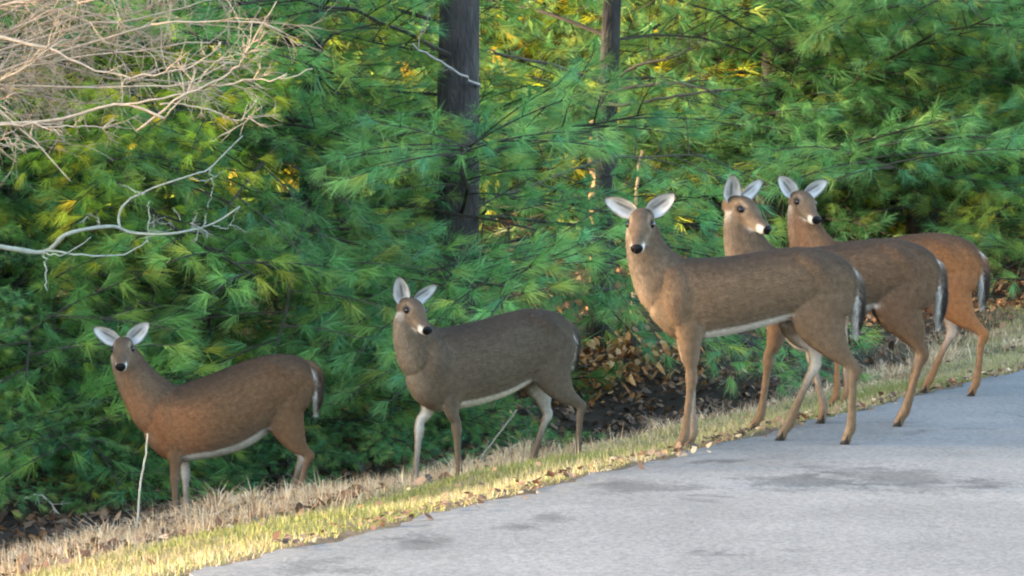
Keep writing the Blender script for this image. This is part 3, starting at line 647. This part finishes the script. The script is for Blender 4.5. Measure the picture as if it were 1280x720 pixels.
        c = mixc(c, BLACK, smooth(.032, .02, np.sqrt(((hu - .05) / 1.4)**2 + (hv - .020)**2)) * smooth(.03, .045, np.abs(hyv)) * .6)
        de = np.sqrt(((hu - .042) / 1.3)**2 + (hv - .022)**2)
        return mixc(c, PALE, smooth(.040, .034, de) * smooth(.026, .031, de) * smooth(.03, .045, np.abs(hyv)) * .6)
    L.add([hl(a, 0, b) for a, b, _, _ in hs], [q[2] * hz_ for q in hs], [q[3] * hz_ for q in hs], chead, -1, .007, side=HM[:, 1], n=34, m=24, sq=2.25)
    # ---- legs
    def leg(j, R, colf, flen=.009):
        j = np.array(j, float); dz = ground_dz(j[-1][0], j[-1][1]); hz = j[0][2]
        w = smooth(.62, .05, j[:, 2]); j = j.copy(); j[:, 2] += np.where(j[:, 2] > .5, pit * j[:, 0], 0) + dz * np.clip(w, 0, 1)
        L.add(j, [q[1] for q in R], [q[0] for q in R], colf, 1, flen, n=46, m=18)
        return j
    hoofs = []
    for side, lg in (('near', spec['front'][0]), ('far', spec['front'][1])):
        sg = 1 if side == 'near' else -1; y = .078 * sg
        (kx, kz), (fx, fz), hx = lg     # knee, fetlock, hoof
        def cfront(u, cs, sn, V, sg=sg):
            c = mixc(br, TAN, smooth(.25, .6, u) * .55)
            inner = smooth(.1, .7, -cs * sg) * smooth(.98, .5, u)
            c = mixc(c, WHITE, inner * smooth(.18, .3, u) * (.55 - .35 * smooth(.4, .8, u)))
            return mixc(c, PALE, smooth(-.2, -.9, sn) * .4)
        j = [(.345, y * .75, .72), (.325, y * .95, .60), (.325 * .75 + kx * .25, y, .50), (.325 * .45 + kx * .55, y, .5 * .45 + kz * .55), (kx * .93 + .07 * .325, y, kz + .045), (kx, y, kz), (kx * .8 + fx * .2, y, kz * .8 + fz * .2),
             (kx * .4 + fx * .6, y, kz * .4 + fz * .6), (fx, y, fz), (fx * .4 + hx * .6 + .008, y, .045), (hx + .01, y, .012)]
        R_ = [(.105, .045), (.085, .052), (.058, .042), (.038, .031), (.027, .024), (.029, .026), (.020, .019), (.0175, .017), (.023, .021), (.020, .020), (.024, .022)]
        jj = leg(j, R_, cfront); hoofs.append((jj[-1], jj[-2]))
    for side, lg in (('near', spec['hind'][0]), ('far', spec['hind'][1])):
        sg = 1 if side == 'near' else -1; y = .085 * sg
        (sx, sz), (kx, kz), (fx, fz), hx = lg     # stifle, hock, fetlock, hoof
        def chind(u, cs, sn, V, sg=sg):
            c = mixc(br, dk, smooth(.3, .1, u) * .2); c = mixc(c, TAN, smooth(.4, .75, u) * .55)
            inner = smooth(.25, .8, -cs * sg) * smooth(.72, .5, u) * smooth(.2, .3, u)
            c = mixc(c, WHITE, inner * .5)
            return mixc(c, PALE, smooth(.4, .95, sn) * smooth(.3, .45, u) * .45)
        j = [(-.305, y * .70, .77), (-.275, y * .85, .67), (-.262 + .35 * (kx + .41), y * .95, .57), (-.27 * .6 + kx * .4, y, .457), (-.27 * .18 + kx * .82, y, kz + .042), (kx - .003, y, kz), (kx * .85 + fx * .15 + .006, y, kz * .8 + fz * .2),
             (kx * .4 + fx * .6, y, kz * .4 + fz * .6), (fx, y, fz), (fx * .4 + hx * .6 + .008, y, .045), (hx + .012, y, .012)]
        R_ = [(.115, .052), (.142, .058), (.122, .050), (.068, .035), (.033, .022), (.031, .022), (.021, .018), (.0185, .017), (.024, .020), (.021, .020), (.025, .022)]
        jj = leg(j, R_, chind); hoofs.append((jj[-1], jj[-2]))
    # ---- tail: dark back, white underneath and along the fringe
    tl = spec.get('tail', .24); td = spec.get('tail_dark', .6)
    tp = [bp(-.375, 0, .81), bp(-.412, 0, .785), bp(-.440, 0, .735), bp(-.447, 0, .79 - tl * .55), bp(-.445, 0, .79 - tl * .85), bp(-.437, 0, .79 - tl * 1.08)]
    def ctail(u, cs, sn, V):       # sn - is the rear face
        back = mixc(br, dk * (1 - td) + BLACK * td, smooth(.2, .55, u))
        w = smooth(.02, .12, sn) * smooth(.05, .2, u) + smooth(.90, .96, u)
        return mixc(back, WHITE, np.clip(w, 0, 1))
    L.add(tp, [.022, .032, .046, .050, .040, .012], [.020, .027, .033, .034, .028, .010], ctail, 1, .03, n=18, m=16)
    V, F_, C, FL, LN = L.arr()
    src = mesh_np('deer_source', V, F_); so = bpy.data.objects.new('deer_source', src); COL.objects.link(so)
    mo = so.modifiers.new('r', 'REMESH'); mo.mode = 'VOXEL'; mo.voxel_size = .0075; mo.use_smooth_shade = True
    sm = so.modifiers.new('s', 'SMOOTH'); sm.factor = .5; sm.iterations = 8
    dg = bpy.context.evaluated_depsgraph_get(); ev = so.evaluated_get(dg)
    body = bpy.data.meshes.new_from_object(ev); body.name = 'body'
    bpy.data.objects.remove(so); bpy.data.meshes.remove(src)
    nv = len(body.vertices); BV = np.empty(nv * 3, np.float32); body.vertices.foreach_get('co', BV); BV = BV.reshape(-1, 3)
    BN = np.empty(nv * 3, np.float32); body.vertex_normals.foreach_get('vector', BN); BN = BN.reshape(-1, 3)
    kd = kdtree.KDTree(len(V))
    for i, p in enumerate(V): kd.insert(p, i)
    kd.balance()
    bc = np.zeros((nv, 3)); bf = np.zeros((nv, 3)); bl = np.zeros(nv)
    for i in range(nv):
        h = kd.find_n(BV[i], 6); w = np.array([1 / (q[2] + .002)**4 for q in h]); w /= w.sum(); ii = [q[1] for q in h]
        bc[i] = w @ C[ii]; bf[i] = w @ FL[ii]; bl[i] = w @ LN[ii]
    c4 = np.ones((nv, 4), np.float32); c4[:, :3] = bc
    at = body.color_attributes.new('Col', 'FLOAT_COLOR', 'POINT'); at.data.foreach_set('color', c4.ravel())
    body.materials.clear(); body.materials.append(M_COAT)
    for p in body.polygons: p.use_smooth = True
    bo = link('body', body, root)
    # ---- fur: short hairs laid along the coat
    r = np.random.default_rng(spec['seed']); nh = 80000; ii = r.integers(0, nv, nh)
    nrm = BN[ii]; fl = bf[ii] - nrm * np.sum(bf[ii] * nrm, 1)[:, None]; fl += np.array([0, 0, -.25]) * 1.0; fl -= nrm * np.sum(fl * nrm, 1)[:, None]
    fl /= np.linalg.norm(fl, axis=1)[:, None] + 1e-9
    sd = np.cross(nrm, fl); bas = BV[ii] + sd * r.normal(0, .004, (nh, 1)) + fl * r.normal(0, .004, (nh, 1)) - nrm * .0015
    ln = bl[ii] * r.uniform(.6, 1.6, nh)
    dr = fl + nrm * r.uniform(.12, .5, (nh, 1)) + sd * r.normal(0, .18, (nh, 1)); dr /= np.linalg.norm(dr, axis=1)[:, None]
    FV = np.stack([bas + sd * .0010, bas - sd * .0010, bas + dr * ln[:, None]], 1).reshape(-1, 3)
    fc = np.repeat(bc[ii] * r.uniform(.55, 1.65, (nh, 1)), 3, 0)
    fm = mesh_np('fur', FV, np.arange(3 * nh).reshape(-1, 3), M_FUR, fc, smoothf=True)
    fm.normals_split_custom_set_from_vertices(np.repeat(nrm, 3, 0).tolist())
    fo = link('fur', fm, root); fo['kind'] = 'stuff'
    # ---- ears
    for sg in (1, -1):
        e = spec.get('ears', {}).get(sg, {}); g = Geo(); nu, nv2 = 16, 9
        outw = math.radians(e.get('out', 52)); fwd = math.radians(e.get('fwd', 8)); turn = math.radians(e.get('turn', 0))
        A = np.array([math.sin(fwd) * -.3, sg * math.sin(outw), math.cos(outw)]); A /= np.linalg.norm(A)
        Fd = np.array([1.0, sg * math.sin(turn), .0]); Fd -= A * (Fd @ A); Fd /= np.linalg.norm(Fd)
        Sd = np.cross(A, Fd); Le = e.get('len', .158); We = .046
        Vf, Vb, Cf, Cb = [], [], [], []
        for i in range(nu):
            u = i / (nu - 1); w = We * (math.sin(math.pi * min(1, .12 + .88 * u) ** .95)) ** .62 * (1 if u < .999 else 0) + (.004 if u > .99 else 0)
            if u < .15: w = max(w, .021)
            for jn in range(nv2):
                v = -1 + 2 * jn / (nv2 - 1)
                dep = (1 - v * v) * (.032 * (1 - .55 * u)) - .004
                p = A * (Le * u - .012) + Sd * w * v * (1 - .0 * u) - Fd * dep
                Vf.append(hl(-.030, sg * .040, .040) + HM @ p); Vb.append(hl(-.030, sg * .040, .040) + HM @ (p - Fd * .005 * (1 - v * v * .8)))
                inn = mixc(np.array([.46, .45, .45]), np.array([.045, .038, .036]), .9 * smooth(.75, .2, abs(v + .12 * math.sin(7 * u))) * smooth(.85, .55, u) * smooth(.05, .2, u) * (.65 + .35 * math.sin(14 * v + 3 * u)))
                rim = smooth(.72, .92, abs(v)) * smooth(.25, .5, u) + smooth(.90, 1, u)
                Cf.append(mixc(inn, np.array([.035, .027, .022]), min(1, rim) * .85)); Cb.append(mixc(br, dk, .4 * u))
        f = []
        N0 = nu * nv2
        for i in range(nu - 1):
            for jn in range(nv2 - 1):
                a0 = i * nv2 + jn; q = (a0, a0 + 1, a0 + 1 + nv2, a0 + nv2)
                f += [(q[0], q[1], q[2]), (q[0], q[2], q[3])]; f += [(N0 + q[0], N0 + q[2], N0 + q[1]), (N0 + q[0], N0 + q[3], N0 + q[2])]
            for e0, e1 in ((i * nv2, (i + 1) * nv2), ((i + 1) * nv2 + nv2 - 1, i * nv2 + nv2 - 1)):
                f += [(e0, e1, N0 + e1), (e0, N0 + e1, N0 + e0)]
        g.add(np.array(Vf + Vb), f, np.array(Cf + Cb)); link('ear', g.mesh('ear', [M_EAR], True), root)
        # ---- eye
        g = Geo(); R0 = .0205; ce = hl(.048, sg * .0525, .020); vs_ = []; 
        for i in range(9):
            for jn in range(12):
                a, b = math.pi * i / 8, 2 * math.pi * jn / 12
                vs_.append(ce + HM @ (R0 * hz_ * np.array([math.sin(a) * math.cos(b) * 1.15, math.cos(a) * .85, math.sin(a) * math.sin(b) * .9])))
        f = []
        for i in range(8):
            for jn in range(12):
                a0, a1 = i * 12 + jn, i * 12 + (jn + 1) % 12; f += [(a0, a1, a1 + 12), (a0, a1 + 12, a0 + 12)]
        g.add(vs_, f, (.01, .008, .007)); link('eye', g.mesh('eye', [M_EYE], True), root)
    # ---- nose pad with two nostrils
    g = Geo(); vs_ = []; nu, nv2 = 9, 16
    for i in range(nu):
        a = math.pi * .5 * i / (nu - 1)
        for jn in range(nv2):
            b = 2 * math.pi * jn / nv2; yy = math.sin(a) * math.cos(b); zz = math.sin(a) * math.sin(b)
            xx = math.cos(a) * .020 - .010 * math.exp(-((abs(yy) - .55)**2 + (zz + .1)**2) / .06)
            vs_.append(hl(.2085 + xx, yy * .0300 * (1 + .15 * zz), -.030 + zz * .0250))
    f = []
    for i in range(nu - 1):
        for jn in range(nv2):
            a0, a1 = i * nv2 + jn, i * nv2 + (jn + 1) % nv2; f += [(a0, a1, a1 + nv2), (a0, a1 + nv2, a0 + nv2)]
    g.add(vs_, f, (.004, .0035, .0035)); link('nose', g.mesh('nose', [M_HORN], True), root)
    # ---- cloven hooves
    for tip, up in hoofs:
        g = Geo()
        for sgn in (1, -1):
            prof = [(.030, -.016, 0), (.012, -.012, .022), (-.004, -.008, .046)]
            o = tip + np.array([0, sgn * .0115, -.014]); rings = []
            for (xf, xr, z_) in prof:
                for a in range(10):
                    b = 2 * math.pi * a / 10; cx = (xf + xr) / 2; rx = (xf - xr) / 2; wy = .0115 if z_ < .03 else .0105
                    rings.append(o + np.array([cx + rx * math.cos(b), wy * math.sin(b) * (1 - .25 * max(0, math.cos(b))), z_]))
            f = []
            for i in range(2):
                for a in range(10):
                    a0, a1 = i * 10 + a, i * 10 + (a + 1) % 10; f += [(a0, a1, a1 + 10), (a0, a1 + 10, a0 + 10)]
            for a in range(1, 9): f += [(0, a + 1, a), (20, 20 + a, 20 + a + 1)]
            g.add(rings, f, (.012, .010, .008))
        link('hoof', g.mesh('hoof', [M_HORN], False), root)
    return root

def root_at(px, d): x = (px - 640) / F_PX * d; return np.array([x, d, 0.0])
FD = ((.325, .32), (.33, .075), .34)
def neckp(hx, hz):                 # six neck stations up to the head joint
    b0 = np.array([.29, .60]); b1 = np.array([.415, .73]); e = np.array([hx, hz])
    q = [b0, b1, b1 * .62 + e * .38 + [.026, 0], b1 * .34 + e * .66 + [.024, 0], b1 * .12 + e * .88 + [.010, 0], e]
    return [(a[0], 0, a[1]) for a in q]
specs = [
    dict(seed=1, name='d1', px=294, d=14.6, yaw=4, label='plump deer with chest tinted sunlit orange, standing in the dead grass behind a pale weed stalk', deep=.03, neck_thick=1.12, neck=neckp(.615, 1.055), head_yaw=93, head_pitch=16, head_roll=2, ears={1: dict(out=46), -1: dict(out=56)},
         front=[((.335, .30), (.335, .075), .35), ((.285, .30), (.28, .075), .29)],
         hind=[((-.15, .53), (-.40, .33), (-.345, .075), -.33), ((-.13, .53), (-.36, .33), (-.30, .075), -.28)], plump=1.2, coat=(.115, .064, .034), sun_warm=.7, tail=.25, tail_dark=.1, pitch=-.24, sink=.03),
    dict(seed=2, name='d2', px=622, d=14.1, yaw=24, label='grey-brown deer on the grass verge, chest turned to the road, head looking back', deep=.06, neck_thick=1.12, neck=neckp(.50, .945), head_yaw=122, head_pitch=20, head_roll=-3, ears={1: dict(out=50, turn=10), -1: dict(out=22, turn=35)},
         front=[((.27, .31), (.255, .075), .26), ((.42, .32), (.445, .075), .46)],
         hind=[((-.19, .54), (-.455, .345), (-.43, .075), -.41), ((-.12, .53), (-.33, .335), (-.235, .075), -.21)], plump=1.05, coat=(.080, .061, .043), tail=.2, pitch=-.08),
    dict(seed=3, name='d3', px=950, d=12.0, yaw=2, label='largest deer, broadside at the road edge with hind hooves on the asphalt', neck=neckp(.535, 1.0), head_yaw=80, head_pitch=24, ears={1: dict(out=50), -1: dict(out=62)},
         front=[((.315, .32), (.345, .075), .365), ((.30, .32), (.29, .075), .30)],
         hind=[((-.17, .54), (-.42, .345), (-.405, .075), -.395), ((-.10, .54), (-.265, .355), (-.15, .08), -.125)], plump=.97, tail=.26, tail_dark=.9),
    dict(seed=4, name='d4', px=1060, d=12.75, yaw=0, label='deer standing close behind the largest one, its head turned to look up the road', neck=neckp(.52, 1.035), head_yaw=136, head_pitch=22, head_scale=.92, head_roll=3, ears={1: dict(out=56, turn=-10, len=.165), -1: dict(out=20, turn=40, len=.15)},
         front=[((.385, .32), (.42, .08), .445), ((.16, .32), (.10, .08), .10)],
         hind=[((-.13, .54), (-.35, .345), (-.27, .075), -.25), ((-.15, .54), (-.36, .345), (-.30, .075), -.28)], tail=.28, tail_dark=1.0, coat=(.100, .060, .035)),
    dict(seed=5, name='d5', px=1125, d=14.3, yaw=-8, label='deer coloured sunlit orange, farthest along the road, standing behind the others with its head raised', neck=neckp(.53, 1.05), head_yaw=112, head_pitch=18, head_scale=.95, head_roll=-4, ears={1: dict(out=52), -1: dict(out=50)},
         front=[FD, ((.30, .32), (.27, .075), .28)],
         hind=[((-.19, .54), (-.445, .345), (-.41, .075), -.40), ((-.10, .54), (-.28, .345), (-.17, .075), -.155)], tail=.26, tail_dark=.55, coat=(.20, .085, .034), sun_warm=.5),  # orange coat stands in for sun falling on this deer
]
for sp in specs:
    p = root_at(sp['px'], sp['d']); th = math.pi + math.radians(sp['yaw']); zs = []
    for lx in (sp['front'][0][2], sp['front'][1][2], sp['hind'][0][3], sp['hind'][1][3]):
        wx, wy = p[0] + math.cos(th) * lx, p[1] + math.sin(th) * lx
        zs.append(max(float(gz(wx, wy)), .012 if st(wx, wy)[0] < .03 else -9))
    p[2] = float(np.mean(zs)) - sp.get('sink', 0); sp['pos'] = p; sp['scale'] = 1.0
    build_deer(sp)
